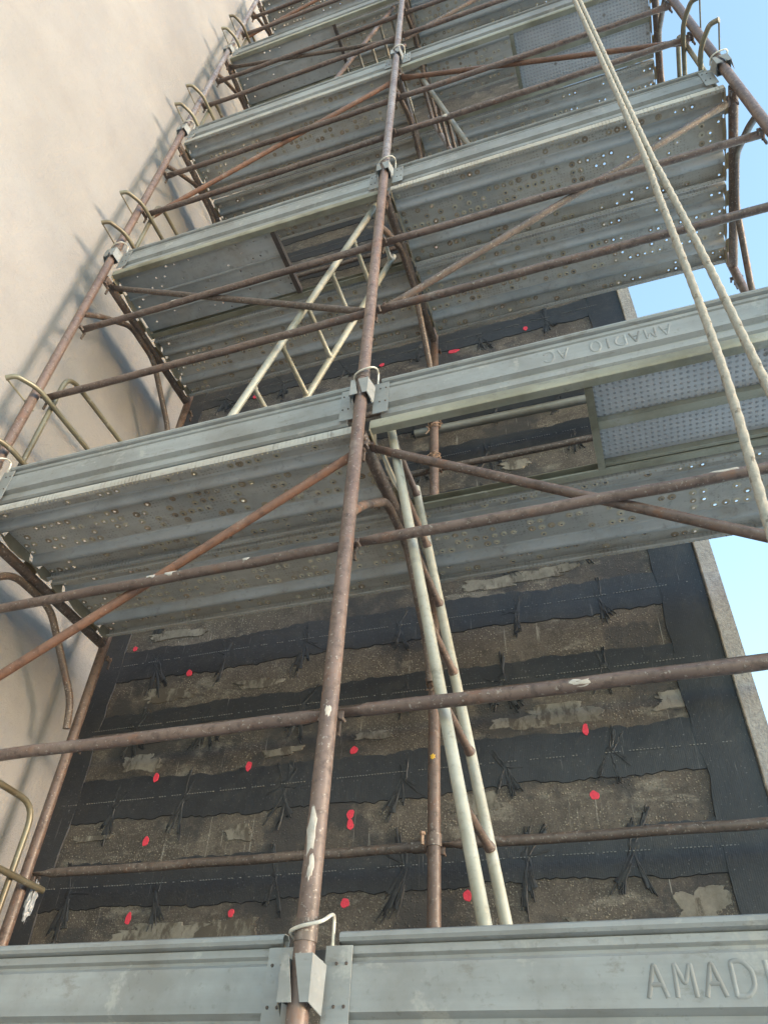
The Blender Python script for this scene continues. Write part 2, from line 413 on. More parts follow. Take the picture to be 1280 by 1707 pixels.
def anchor_fan(seed):
    """anchor of resin-soaked fibre pressed flat on the wall: torn limp strips crossing at a low knot, ends frayed"""
    rr = random.Random(seed); bm = bmesh.new()
    def ribbon(x, z, a, L, w0, w1, curl, y0):
        steps = 7; prev = None
        for s in range(steps+1):
            t = s/steps; wi = (w0+(w1-w0)*t)*rr.uniform(.72, 1.2); nx_, nz_ = -math.sin(a), math.cos(a)
            y = y0*(1-.45*t) - .0010*abs(math.sin(3*t+x*40))
            ring = [bm.verts.new((x+nx_*wi, y+.0030, z+nz_*wi)), bm.verts.new((x+nx_*wi*rr.uniform(.1, .6), y-rr.uniform(.0004, .0022), z+nz_*wi*.35)), bm.verts.new((x-nx_*wi*rr.uniform(.1, .6), y-rr.uniform(.0004, .0022), z-nz_*wi*.35)), bm.verts.new((x-nx_*wi, y+.0030, z-nz_*wi)), bm.verts.new((x, .002, z))]
            if prev:
                for j in range(5): bm.faces.new((prev[j], prev[(j+1) % 5], ring[(j+1) % 5], ring[j]))
            else: bm.faces.new(ring)
            prev = ring; x += math.cos(a)*L/steps; z += math.sin(a)*L/steps; a += curl/steps + rr.uniform(-.04, .04)
        bm.faces.new(prev); return x, z, a
    dirs = [R(rr.uniform(-120, -60)) for _ in range(rr.randint(3, 5))] + [R(rr.uniform(60, 120)) for _ in range(rr.randint(1, 3))] + [R(rr.choice((rr.uniform(-50, 40), rr.uniform(140, 230)))) for _ in range(rr.randint(0, 2))]
    for i, a in enumerate(dirs):
        down = math.sin(a) < -.6
        L = rr.uniform(.11, .19) if down else rr.uniform(.08, .15); w1 = rr.uniform(.006, .016)
        x0, z0, cu = rr.uniform(-.012, .012), rr.uniform(-.02, .01), R(rr.uniform(-14, 14))
        ribbon(x0, z0, a, L*.8, .005, w1, cu, -.0068-.0003*i)
        for k in range(rr.randint(3, 5)):       # frayed tails that start well inside the strip
            off = rr.uniform(-1, 1); da = a+off*.07
            ribbon(x0+math.cos(a)*L*.35-math.sin(a)*off*w1*.5, z0+math.sin(a)*L*.35+math.cos(a)*off*w1*.5, da+cu*.4, L*rr.uniform(.45, .72), w1*.3, rr.uniform(.0015, .004), cu*.6, -.0058-.0002*k)
    bmesh.ops.create_uvsphere(bm, u_segments=10, v_segments=6, radius=.02, matrix=Matrix.Translation((0, -.0045, 0)) @ Matrix.Diagonal((1.3, .25, 1, 1)))
    return bm
fans = [obj('fibre_anchor', anchor_fan(100+i), 'fibre', dw) for i in range(23)]
used_fan = 0
for i, (z, h) in enumerate(zip(zs, hw)):
    obj('mesh_band', band(WX0+.002, WX1-.002, z-h, z+h, .006, i), 'mesh', dw)
    bm = bmesh.new(); x = -1.95; rr = random.Random(i+50)
    while x < 1.12:
        if rr.random() > .12 and not (rr.random() < .02):
            dz = .004*math.sin(x*2.1+i); box(bm, x, x+.007, -.0105, -.0055, z+dz-.0016, z+dz+.0016)
        else: x += .012
        x += .0135
    obj('stitch_line', bm, 'stitch', dw, smooth=False)['kind'] = 'stuff'
    if i > 11: continue
    for j, fxx in enumerate(FX):
        k = (i*7+j*5) % 23; rr = random.Random(i*31+j)
        if used_fan < 23: f = fans[used_fan]
        else: f = fans[k].copy(); C.objects.link(f)
        used_fan += 1
        f.location = (fxx+rr.uniform(-.06, .06), 0, z+rr.uniform(-.035, .025)); f.rotation_euler = (0, R(rr.uniform(-14, 14)), 0); s = rr.uniform(.8, 1.15); f.scale = (s*rr.choice((-1, 1)), 1, s)
for x0, x1, sd_ in ((WX0+.004, -1.872, 200), (.985, WX1-.006, 201)):
    obj('mesh_band', band(x0, x1, -2.2, 14.4, .010, sd_, 200, False), 'mesh', dw)
def blob(cx, cz, rx_, rz_, seed, th=.004, n=18, jag=.35, y0=0.0, sq=0.0):
    rr = random.Random(seed); bm = bmesh.new(); a = []; b = []
    ph = [rr.uniform(0, 6.28) for _ in range(4)]
    for i in range(n):
        t = 2*math.pi*i/n
        q = 1+jag*1.0*(.5*math.sin(2*t+ph[0])+.35*math.sin(3*t+ph[1])+.35*math.sin(5*t+ph[2])+.2*math.sin(9*t+ph[3]))+rr.uniform(-.08, .08)*(jag > .3)
        c, s_ = math.cos(t), math.sin(t)
        if sq: c = math.copysign(abs(c)**(1-sq), c); s_ = math.copysign(abs(s_)**(1-sq), s_)
        a.append(bm.verts.new((cx+rx_*q*c, y0, cz+rz_*q*s_))); b.append(bm.verts.new((cx+rx_*q*.97*c, y0-th, cz+rz_*q*.95*s_)))
    for i in range(n): bm.faces.new((a[i], a[(i+1) % n], b[(i+1) % n], b[i]))
    ctr = bm.verts.new((cx, y0-th, cz))
    for i in range(n): bm.faces.new((ctr, b[i], b[(i+1) % n]))
    return bm
for i, (x, z, a, b) in enumerate([(.50, 1.19, .15, .045), (.30, 1.175, .10, .03), (.12, .84, .09, .04), (.88, .43, .08, .055), (-1.25, .405, .20, .05), (-.93, .41, .12, .05), (-1.56, 1.18, .10, .045), (-1.51, 1.55, .15, .035),
        (.25, 1.94, .15, .04), (.50, 1.95, .12, .035), (-.99, 1.545, .12, .025), (.95, 1.20, .09, .035), (-.95, .80, .07, .03), (.55, .36, .11, .04), (-1.72, .83, .09, .015), (-1.55, 1.93, .16, .03), (-.80, 1.16, .09, .02), (-.35, 1.19, .08, .02), (.4, 2.74, .09, .03), (-.9, 2.35, .1, .03), (-.35, 2.34, .12, .03), (.5, 4.27, .12, .04)]):
    obj('mortar_patch', blob(x, z, a, b, 300+i, .0012+.0003*i, 72, .36, 0.0, .4), 'patch', dw, smooth=False)
red = [(-1.801,1.872), (-1.406,1.66), (-.957,1.103), (-1.447,1.095), (-.443,1.13), (-.437,.842), (-.434,.799), (-.928,.818), (-1.422,.798), (-1.413,.478), (-.927,.479), (-.432,.494), (.06,.497), (.577,1.107), (.575,.836), (.066,3.959), (.563,4.005), (-.449,3.988), (-1.43,3.978)]
for i, (x, z) in enumerate(red):
    near = min(zs, key=lambda q: abs(q-z))
    on = abs(near-z) < hw[zs.index(near)]+.02 or x < -1.86
    big = 1.7 if (x, z) == (.066, 3.959) else 1.0
    obj('paint_mark', blob(x, z, .0155*big*(1.6 if big > 1 else 1)*(.8+.4*((i*37) % 10)/10), .021*(.8+.4*((i*53) % 10)/10), 400+i, .0025, 20, .16, -.0085 if on else 0.0), 'red', dw)

# ------------------------------------------------------------------ scaffold frames
def make_frame():
    t = thing('scaffold_frame', '', 'scaffold frame', (0,0,0), 'scaffold frames')
    for y in (0, D):
        bm = bmesh.new()
        # standard with a slightly wider sleeve at the joint
        tube(bm, [(0,y,-1.945), (0,y,.055)], RP, 20)
        s = obj('upright', bm, 'rust', t)
        bm = bmesh.new(); tube(bm, [(0,y,.03), (0,y,.075)], RP+.0022, 20); obj('spigot_collar', bm, 'rust_dark', s)
    bm = bmesh.new(); tube(bm, [(0,.022,-.262), (0,D-.022,-.262)], .024, 16); obj('transom', bm, 'rust_dark', t)
    bm = bmesh.new()
    tube(bm, [(0,.018,-.665), (0,.10,-.56), (0,.345,-.314), (0,.62,-.314), (0,.955,-.63), (0,.99,-.76)], .0175, 12, fil=.07); obj('arch_brace', bm, 'rust_dark', t)
    for z in (-1.39, -.77, -.30):
        for y, sg in ((0, 1), (D, 1)):
            bm = bmesh.new()
            tube(bm, [(0, y+.02*sg, z), (0, y+.085*sg, z)], .0075, 8)
            box(bm, -.004, .004, y+.078*sg-.006, y+.078*sg+.006, z-.055, z+.012)
            for sx in (-1, 1):           # lugs that take the flattened rail ends, with their drop tabs
                xa, xb = sorted((sx*.018, sx*.034)); box(bm, xa, xb, y+.022*sg-.004, y+.022*sg+.004, z-.040, z-.014)
                tube(bm, [(sx*.030, y+.012*sg, z-.034), (sx*.030, y+.040*sg, z-.034)], .006, 8)
            obj('locking_pin', bm, 'rust_dark', t, smooth=False)
    return t
fr = make_frame(); first = True
frames = {}
for k in range(0, 6):
    for x in XS:
        lab = 'rusty scaffold frame on the %s upright line, carrying the %s' % (LINE[x], LEVEL[k])
        if first: fr.location = (x, 0, 2*k); fr['label'] = lab; f = fr; first = False
        else: f = dup(fr, (x, 0, 2*k), lab)
        frames[(x, k)] = f
        if k >= 4 or (k == 3 and x == 0.0):
            for ch in f.children:
                if ch.name.startswith('upright'):
                    ch.data = ch.data.copy(); ch.data.materials[0] = M['rust_galv']
f = frames[(0.0, 0)]
splash('plaster_splash', 'splash', (0,0,.27-2), (0,0,1), RP, -.2, .06, .75, frames[(0.0, 1)], 3)
o = splash('plaster_splash', 'splash', (0,0,-1.82), (0,0,1), RP, .2, .03, .35, frames[(0.0, 1)], 5)
o = splash('plaster_splash', 'splash', (0,0,-1.42), (0,0,1), RP, .3, .02, .4, frames[(0.0, 1)], 6)
o = splash('paint_splash', 'yellow', (0,D,-1.07), (0,0,1), RP, 0, .014, .5, frames[(0.0, 1)], 8)

# ------------------------------------------------------------------ toe-board clips on the uprights
def make_clip():
    t = thing('toe_board_clip', '', 'clip', (0,0,0), 'galvanised toe board clips')
    bm = bmesh.new(); th = .0025; a = .034
    # U plate: back, two cheeks, two slanting front lips
    box(bm, -a, a, .030, .030+th, -.085, .0)
    for s in (-1, 1):
        x0, x1 = (s*a, s*(a-th)) if s < 0 else (s*(a-th), s*a)
        box(bm, x0, x1, -.031, .030, -.085, .0)
    obj('bracket', bm, 'toe', t, smooth=False)
    for s in (-1, 1):
        bm = bmesh.new()
        p = [(s*.036, -.031, .002), (s*(-.006 if s > 0 else .020), -.031, .002), (s*(.016 if s > 0 else .003), -.031, -.088), (s*.036, -.031, -.088)]
        va = [bm.verts.new(q) for q in p]; vb = [bm.verts.new((q[0], q[1]-.003, q[2])) for q in p]
        bm.faces.new(va); bm.faces.new(vb[::-1])
        for i in range(4): bm.faces.new((va[i], va[(i+1) % 4], vb[(i+1) % 4], vb[i]))
        # flared wing towards the board
        p = [(s*.036, -.031, .002), (s*.050, .014, -.012), (s*.047, .014, -.105), (s*.036, -.031, -.088)]
        va = [bm.verts.new(q) for q in p]; vb = [bm.verts.new((q[0]-s*.002, q[1]-.002, q[2])) for q in p]
        bm.faces.new(va); bm.faces.new(vb[::-1])
        for i in range(4): bm.faces.new((va[i], va[(i+1) % 4], vb[(i+1) % 4], vb[i]))
        obj('lip', bm, 'toe', t, smooth=False)
    bm = bmesh.new()
    pts = [(.050, .04, .02), (.052, .03, .09), (.058, .0, .085), (.05, -.032, .062), (0, -.034, .055), (-.034, -.018, .050), (-.036, .02, .046)]
    tube(bm, pts, .0042, 8, fil=.02); obj('wire_hook', bm, 'wire', t)
    return t
cl = make_clip(); first = True
for k in range(0, 5):
    for x in XS:
        lab = 'galvanised clip round the %s front upright at the %s' % (LINE[x], LEVEL[k])
        if first: cl.location = (x, 0, 2*k); cl['label'] = lab; first = False
        else: dup(cl, (x, 0, 2*k), lab)

# ------------------------------------------------------------------ toe boards
TOE = [(.060, -.160), (.034, -.158), (.026, -.150), (.026, -.124), (.034, -.114), (.034, -.104), (.016, -.094), (.016, -.006), (.030, .002), (.030, .010), (.022, .016), (.022, .030), (.030, .034), (.012, .040), (.008, .046), (.010, .054), (.018, .058), (.034, .058), (.042, .050), (.042, .036)]
STROKES = {'A': [[(0,0), (.5,1), (1,0)], [(.22,.38), (.78,.38)]], 'M': [[(0,0), (.08,1), (.5,.35), (.92,1), (1,0)]], 'D': [[(0,0), (0,1), (.6,1), (1,.72), (1,.28), (.6,0), (0,0)]],
           'I': [[(.5,0), (.5,1)]], 'O': [[(.3,0), (0,.28), (0,.72), (.3,1), (.7,1), (1,.72), (1,.28), (.7,0), (.3,0)]], 'C': [[(1,.8), (.7,1), (.3,1), (0,.72), (0,.28), (.3,0), (.7,0), (1,.2)]]}
def letters(t, text, x, z, h, flip=False):
    """each pressed letter a part of its own, its strokes raised from the sheet"""
    w_ = {'I': .018}; pen = 0.0
    for ch in text:
        cw = w_.get(ch, h*.60); bm = bmesh.new()
        for st in STROKES[ch]:
            pts = [(pen+p[0]*cw, p[1]*h) for p in st]
            tube(bm, [((x-p[0]) if flip else (x+p[0]), .0158, (z+h-p[1]) if flip else (z+p[1])) for p in pts], .0052, 10, fil=.008)
        for v in bm.verts: v.co.y = .0158+(v.co.y-.0158)*.62
        obj('embossed_letter', bm, 'toe', t)
        pen += cw + h*.30
def make_toe(name='toe_board'):
    t = thing(name, '', 'toe board', (0,0,0), 'galvanised toe boards')
    bm = bmesh.new(); strip_solid(bm, TOE, -.832, .832, .0016)
    p = obj('board', bm, 'toe', t)
    for s in (-1, 1):
        bm = bmesh.new()
        x0, x1 = sorted((s*.800, s*.862))
        box(bm, x0, x1, .0100, .0125, -.150, .030)
        e = obj('end_plate', bm, 'toe', t, smooth=False)
        bm = bmesh.new()
        for xx in (.812, .835):
            for zz in (-.005, -.085):
                bmesh.ops.create_cone(bm, cap_ends=True, segments=8, radius1=.004, radius2=.003, depth=.003, matrix=Matrix.Translation((s*xx, .0088, zz)) @ Matrix.Rotation(R(90), 4, 'X'))
        obj('rivets', bm, 'hole', e)['kind'] = 'stuff'
    return t
toe0 = make_toe(); first = True; toes = {}
for k in range(0, 6):
    for s in (-1, 1):
        lab = 'ridged grey toe board along the front of the %s, %s' % (LEVEL[k], BAY[s])
        if first: toe0.location = (s*.9, .022, 2*k); toe0['label'] = lab; t = toe0; first = False
        else: t = dup(toe0, (s*.9, .022, 2*k), lab)
        toes[(s, k)] = t
for a_, b_, f_, t_ in (('AMADIO', .705-.9, False, toes[(1,0)]), ('AC', 1.10-.9, False, toes[(1,0)]), ('AMADIO', 1.15-.9, True, toes[(1,1)]), ('AC', .79-.9, True, toes[(1,1)])):
    letters(t_, a_, b_, -.078, .058, f_)
toes[(1,0)]['label'] = 'lowest right toe board at the bottom edge, embossed with large capital letters'
toes[(1,1)]['label'] = 'right bay toe board of the second deck, with upside-down embossed letters'
# ------------------------------------------------------------------ deck planks
PW = .49
def sheet_cells(bm, y0, y1, rows, z, x0, x1, cols, prob, rr, zdrop=-.005):
    """flat of a plank made of cells, some punched with a real cratered hole"""
    for i in range(cols):
        a = x0+(x1-x0)*i/cols; b = x0+(x1-x0)*(i+1)/cols
        for j in range(rows):
            c = y0+(y1-y0)*j/rows; d = y0+(y1-y0)*(j+1)/rows
            if rr.random() < prob and min(b-a, d-c) > .03:
                cx = rr.uniform(a+.0198, b-.0198); cy = rr.uniform(c+.0198, max(c+.0199, d-.0198))
                r2 = rr.uniform(.0140, .0185); r1 = rr.choice((.0048, .0058, .0068))
                sq = [(a,c), ((a+b)/2,c), (b,c), (b,(c+d)/2), (b,d), ((a+b)/2,d), (a,d), (a,(c+d)/2)]
                V = [bm.verts.new((x, y, z)) for x, y in sq]
                an = [math.atan2(y-(c+d)/2, x-(a+b)/2) for x, y in sq]
                O = [bm.verts.new((cx+r2*math.cos(t), cy+r2*math.sin(t), z)) for t in an]
                Q = [bm.verts.new((cx+r1*1.25*math.cos(t), cy+r1*1.25*math.sin(t), z+zdrop)) for t in an]
                I = [bm.verts.new((cx+r1*math.cos(t), cy+r1*math.sin(t), z+zdrop+.003)) for t in an]
                mi_ = 2 if rr.random() < .35 else 1
                for q in range(8):
                    p = (q+1) % 8
                    bm.faces.new((V[q], V[p], O[p], O[q])); bm.faces.new((O[q], O[p], Q[p], Q[q])).material_index = mi_
                    bm.faces.new((Q[q], Q[p], I[p], I[q])).material_index = 2
            else:
                bm.faces.new([bm.verts.new(p) for p in ((a,c,z), (b,c,z), (b,d,z), (a,d,z))])
def end_plates(t, xs=(-.868, .868)):
    for x in xs:
        bm = bmesh.new(); s = 1 if x > 0 else -1
        pr = [(.004, -.060), (.004, -.012), (.072, -.010), (.082, -.045), (.158, -.045), (.168, -.010), (.322, -.010), (.332, -.045), (.408, -.045), (.418, -.010), (.486, -.012), (.486, -.060), (.44, -.072), (.36, -.050), (.28, -.072), (.21, -.072), (.13, -.050), (.05, -.072)]
        va = [bm.verts.new((x-.002, y, z)) for y, z in pr]; vb = [bm.verts.new((x+.002, y, z)) for y, z in pr]
        bm.faces.new(va); bm.faces.new(vb[::-1])
        for i in range(len(pr)): bm.faces.new((va[i], va[(i+1) % len(pr)], vb[(i+1) % len(pr)], vb[i]))
        e = obj('end_plate', bm, 'end_tan', t, smooth=False)
        for y in (.10, .39):
            bm = bmesh.new()
            strip = [(x, -.050), (x+s*.012, -.032), (x+s*.034, -.030), (x+s*.050, -.052), (x+s*.050, -.062)]
            va = [bm.verts.new((p, y-.045, z)) for p, z in strip]; vb = [bm.verts.new((p, y+.045, z)) for p, z in strip]
            for i in range(4): bm.faces.new((va[i], va[i+1], vb[i+1], vb[i]))
            bmesh.ops.solidify(bm, geom=bm.faces[:], thickness=.004)
            obj('hook', bm, 'end_tan', e, smooth=False)
def make_plank(seed, mat='deck', prob=.33):
    rr = random.Random(seed)
    t = thing('deck_plank', '', 'deck plank', (0,0,0), 'punched steel deck planks')
    bm = bmesh.new(); x0, x1 = -.866, .866
    zf = -.012
    sheet_cells(bm, .006, .086, 2, zf, x0, x1, 42, prob*.6, rr)
    sheet_cells(bm, .154, .336, 4, zf, x0, x1, 42, prob, rr)
    sheet_cells(bm, .404, .484, 2, zf, x0, x1, 42, prob*.6, rr)
    bmesh.ops.remove_doubles(bm, verts=bm.verts, dist=1e-5)
    obj('punched_sheet', bm, [mat, 'rim', 'rim_dark'], t, recalc=False)
    for a, b in ((.086, .154), (.336, .404)):
        bm = bmesh.new()
        pr = [(a, zf), (a+.008, zf-.004), (a+.018, -.044), (a+.026, -.050), (b-.026, -.050), (b-.018, -.044), (b-.008, zf-.004), (b, zf)]
        strip_solid(bm, pr, x0, x1, .002); obj('pressed_rib', bm, 'deck_smooth', t)
    for a, s in ((.0, 1), (PW, -1)):
        bm = bmesh.new()
        pr = [(a+s*.006, zf), (a+s*.001, zf-.006), (a, -.040), (a+s*.004, -.052), (a+s*.022, -.052), (a+s*.024, -.046)]
        strip_solid(bm, pr if s > 0 else pr[::-1], x0, x1, .002); obj('edge_flange', bm, mat, t)
    bm = bmesh.new(); rr2 = random.Random(seed+1); x = x0+.03      # row of small punched pimples beside the joint
    while x < x1-.03:
        if rr2.random() > .1:
            for y in (.492-.012, .010):
                bmesh.ops.create_cone(bm, cap_ends=True, segments=6, radius1=.0035, radius2=.0015, depth=.003, matrix=Matrix.Translation((x+rr2.uniform(-.002, .002), y, -.0555)) @ Matrix.Rotation(math.pi, 4, 'X'))
        x += .021
    obj('pimple_row', bm, 'end_tan', t)['kind'] = 'stuff'
    end_plates(t)
    return t
def make_hatch(kind, sign):
    """plank with a ladder hatch: two side rails, a cross bar and a closed panel; the opening lies next to the middle frame"""
    t = thing('hatch_plank', '', 'hatch plank', (0,0,0), 'deck planks with a ladder hatch')
    xin = -sign*.866; xbar = -.066 if sign > 0 else .20     # local x
    xout = sign*.866
    for a, s in ((0, 1), (PW, -1)):
        bm = bmesh.new(); pr = [(a+s*.040, -.014), (a+s*.034, -.008), (a+s*.002, -.008), (a, -.012), (a, -.048), (a+s*.003, -.052), (a+s*.036, -.052), (a+s*.038, -.046)]
        strip_solid(bm, pr if s > 0 else pr[::-1], -.866, .866, .0022); obj('side_rail', bm, 'rail_yellow', t)
    bm = bmesh.new(); box(bm, xbar-.014, xbar+.014, .040, PW-.040, -.056, -.012); obj('cross_bar', bm, 'rail_yellow' if kind == 'dot' else 'hole', t, smooth=False)
    a, b = sorted((xbar+sign*.015, xout))
    bm = bmesh.new(); L = b-a
    if kind == 'dot':
        for y0, y1 in ((.041, .212), (.254, .430)):
            n = max(2, int(L/.3))
            for i in range(n): 
                box(bm, a+L*i/n, a+L*(i+1)/n, y0, y1, -.020, -.014)
        bmesh.ops.remove_doubles(bm, verts=bm.verts, dist=1e-5)
        obj('tread_panel', bm, 'dot', t, smooth=False)
        for y0, y1 in ((.213, .253), (.431, .449)):
            bm = bmesh.new(); box(bm, a, b, y0, y1, -.044, -.014); obj('stiffener', bm, 'rail_yellow', t, smooth=False)
    else:
        rr = random.Random(5)
        for y0, y1 in ((.041, .195), (.203, .325), (.333, .449)):
            sheet_cells(bm, y0, y1, 3, -.020, a, b, 20, .22, rr, -.001)
        bmesh.ops.remove_doubles(bm, verts=bm.verts, dist=1e-5)
        obj('lid_panel', bm, ['deck_smooth', 'deck_smooth', 'deck_smooth'], t, recalc=False)
        bm = bmesh.new()
        for y0, y1 in ((.195, .203), (.325, .333)): box(bm, a, b, y0, y1, -.034, -.014)
        obj('stiffener', bm, 'deck_smooth', t, smooth=False)
    end_plates(t)
    return t
protos = [make_plank(21, 'deck', .58), make_plank(22, 'deck2', .62), make_plank(23, 'deck', .50)]
hd = make_hatch('dot', 1); hp = make_hatch('plain', -1)
usedp = set()
def place(proto, x, y, z, lab):
    if proto in usedp: return dup(proto, (x, y, z), lab)
    usedp.add(proto); proto.location = (x, y, z); proto['label'] = lab; return proto
n = 0
for k in range(0, 6):
    for s in (-1, 1):
        z = 2*k-.18
        hatch = (s == 1 and k in (1, 3, 5)) or (s == -1 and k in (0, 2, 4))
        if hatch:
            place(hd if s == 1 else hp, s*.9, .03, z, ('dotted' if s == 1 else 'plain grey') + ' hatch plank with open ladder gap in the %s, %s' % (LEVEL[k], BAY[s]))
        else:
            place(protos[n % 3], s*.9, .03, z, 'punched steel plank at the front of the %s, %s' % (LEVEL[k], BAY[s])); n += 1
        place(protos[n % 3], s*.9, .532, z, 'punched steel plank at the wall side of the %s, %s' % (LEVEL[k], BAY[s])); n += 1

# ------------------------------------------------------------------ guard rails, braces, back ledgers
def make_rail(name, mat, y, r=.0185):
    bm = bmesh.new()
    n = 12; xs = [-.897, -.85, -.81] + [-.81+1.62*i/n for i in range(1, n)] + [.81, .85, .897]
    rr = random.Random(hash(name) % 100 if False else 4)
    pts = [(x, rr.uniform(-.0015, .0015), rr.uniform(-.002, .002)-.004*(1-(x/.9)**2)) for x in xs]
    rad = [(.006, r*1.15), (.007, r*1.15)] + [r]*(len(xs)-4) + [(.007, r*1.15), (.006, r*1.15)]
    tube(bm, pts, r, 12, rr=rad)
    return obj(name, bm, mat)
gr = make_rail('guard_rail', 'rust_dark', .055); first = True; rails = {}
for k in range(0, 5):
    for s in (-1, 1):
        for u, dz in ((0, .612), (1, 1.228)):
            lab = '%s rusty front guard rail of the %s, %s' % (('lower', 'upper')[u], LEVEL[k], BAY[s])
            if first: o = gr; first = False
            else: o = gr.copy(); C.objects.link(o)
            o.location = (s*.9, .055, 2*k+dz); tag(o, lab, 'guard rail', 'rusty front guard rails'); rails[(s, k, u)] = o
            if k == 0:
                o.data = o.data.copy(); o.data.materials[0] = M['rust']
for s, k, u, x, la, sd_ in ((-1,0,1,-.76,.022,1), (-1,0,1,-.685,.028,2), (-1,0,1,-.385,.014,3), (1,0,1,1.16,.055,4), (1,0,0,.66,.03,5), (1,2,0,.35,.02,6), (-1,1,1,-1.2,.02,7)):
    splash('plaster_splash', 'splash', (x-s*.9, 0, -.003), (1,0,0), .0185, -.5 if u else .3, la, .75, rails[(s,k,u)], sd_)
def brace(k, s, zl, zr):
    x0, x1 = (-1.79, -.015) if s < 0 else (.015, 1.79)
    p0 = Vector((x0, .092, 2*k+zl)); p1 = Vector((x1, .092, 2*k+zr)); mid = (p0+p1)/2; d = (p1-p0)
    bm = bmesh.new(); q = [-.5, -.47, -.44, -.2, 0, .2, .44, .47, .5]
    tube(bm, [d*t for t in q], .017, 12, rr=[(.006, .022), (.007, .022), .017, .017, .017, .017, .017, (.007, .022), (.006, .022)])
    for sgn in (-1, 1):
        tube(bm, [d*(.488*sgn)+Vector((0, -.03, 0)), d*(.488*sgn)+Vector((0, .018, 0))], .008, 8)
    o = obj('diagonal_brace', bm, 'rust_orange' if k % 2 == 0 else 'rust_dark', None, mid)
    way = 'rising to the right' if zr > zl else 'falling to the right'
    tag(o, '%s diagonal brace %s above the %s, %s' % ('orange rusty' if k % 2 == 0 else 'brown rusty', way, LEVEL[k], BAY[s]), 'brace', 'diagonal braces of the front face')
    return o
for k in range(0, 5):
    for s in (-1, 1):
        up = (k % 2 == 0)
        lo, hi = .66, 1.73
        zl, zr = ((lo, hi) if s < 0 else (hi, lo)) if up else ((hi, lo) if s < 0 else (lo, hi))
        b = brace(k, s, zl, zr)
        if k == 0 and s == 1: b.data.materials[0] = M['rust']; b['label'] = b['label'].replace('orange rusty', 'thick brown')
for k in range(0, 4):
    for s in (-1, 1):
        for u, dz in ((0, .615), (1, 1.222)):
            o = gr.copy(); C.objects.link(o); o.data = gr.data.copy(); o.data.materials[0] = M['rust_dark']
            o.location = (s*.9, D+.045, 2*k+dz)
            tag(o, '%s rusty ledger by the dark wall above the %s, %s' % (('lower', 'upper')[u], LEVEL[k], BAY[s]), 'ledger', 'rusty wall-side ledgers')
# galvanised pipe tied with wire to the back middle upright, above the second deck
bm = bmesh.new(); tube(bm, [(-.13, 0, 0), (1.72, 0, -.03)], .026, 16, hollow=True); 
tag(obj('steel_pipe', bm, 'galv', None, (0, D+.055, 2.955)), 'grey galvanised pipe wired to the back upright, seen through the hatch gap', 'pipe')
def wire_tie(loc, seed, lab):
    rr = random.Random(seed); bm = bmesh.new()
    for j in range(4):
        z = rr.uniform(-.03, .03); pts = []
        for i in range(15):
            a = 2*math.pi*i/14; q = .031+rr.uniform(0, .006)
            pts.append((q*math.cos(a), q*math.sin(a), z+.02*math.sin(a+j)+rr.uniform(-.005, .005)))
        tube(bm, pts, .0026, 5)
    for j in range(5):
        p = Vector((rr.uniform(-.04, .05), -.035, rr.uniform(-.04, .03))); pts = [p]
        for i in range(4): p = p+Vector((rr.uniform(-.02, .025), rr.uniform(-.012, .006), rr.uniform(-.03, .015))); pts.append(p)
        tube(bm, pts, .0024, 5)
    tag(obj('wire_tie', bm, 'wire_rust', None, loc), lab, 'wire tie', 'rusty wire ties')
wire_tie((0, D+.004, 2.94), 1, 'tangled rusty wire tie binding the grey pipe to the back upright')
wire_tie((0, D+.004, 2.66), 2, 'rusty wire wound round the back upright under the grey pipe')
wire_tie((0, D+.004, 1.255), 3, 'thin rusty wire on the back middle upright at the upper ledger')
def coupler(loc, lab):
    t = thing('tube_coupler', lab, 'coupler', loc, 'tube couplers')
    bm = bmesh.new(); tube(bm, [(-.095, .045, 0), (-.03, .045, 0)], .025, 14); obj('sleeve', bm, 'rust_dark', t)
    bm = bmesh.new(); tube(bm, [(0, 0, -.022), (0, 0, .022)], .0285, 16); obj('collar', bm, 'rust_dark', t)
    bm = bmesh.new(); tube(bm, [(-.035, -.034, -.022), (-.035, -.034, .024)], .006, 8); bmesh.ops.create_cone(bm, cap_ends=True, segments=6, radius1=.011, radius2=.011, depth=.01, matrix=Matrix.Translation((-.035, -.034, .018)))
    obj('bolt', bm, 'wire_rust', t, smooth=False)
coupler((0, D, .615), 'rusty coupler on the back middle upright above the lowest deck')
coupler((0, D, 4.615), 'rusty coupler on the back middle upright above the third deck')

# ------------------------------------------------------------------ ladders
def ladder(x0, z0, x1, z1, ext, mats, rungmat, lab, z_first, y=(.12, .45), r=.0172, rung=.285):
    t = thing('access_ladder', lab, 'ladder', (x0, 0, z0), 'access ladders between decks')
    d = Vector((x1-x0, 0, z1-z0)); dn = d.normalized()
    for yy, e, mm in zip(y, ext, mats):
        bm = bmesh.new(); a = Vector((0, yy, 0)); b = a+dn*(d.length+e)
        n = 8; tube(bm, [a.lerp(b, i/n) for i in range(n+1)], r, 16, hollow=True); obj('stile', bm, mm, t)
    z = z_first
    while z < d.z-.04:
        p = d*(z/d.z); bm = bmesh.new()
        q0, q1 = p+Vector((0, y[0]+.012, 0)), p+Vector((0, y[1]-.012, 0))
        tube(bm, [q0.lerp(q1, t_) for t_ in (0, .045, .06, .94, .955, 1)], .0125, 10, rr=[.017, .016, .0125, .0125, .016, .017]); obj('rung', bm, rungmat, t)
        z += rung
    return t
ladder(.420, -.185, .083, 1.865, (0, -.03), ('ladder', 'ladder'), 'rust', 'steep ladder from the lowest deck to the right hatch, with rusty rungs', .26)
ladder(-.795, 1.815, -.085, 3.835, (0, 0), ('ladder', 'ladder'), 'ladder', 'pale galvanised ladder leaning in the left bay above the second deck', .265)
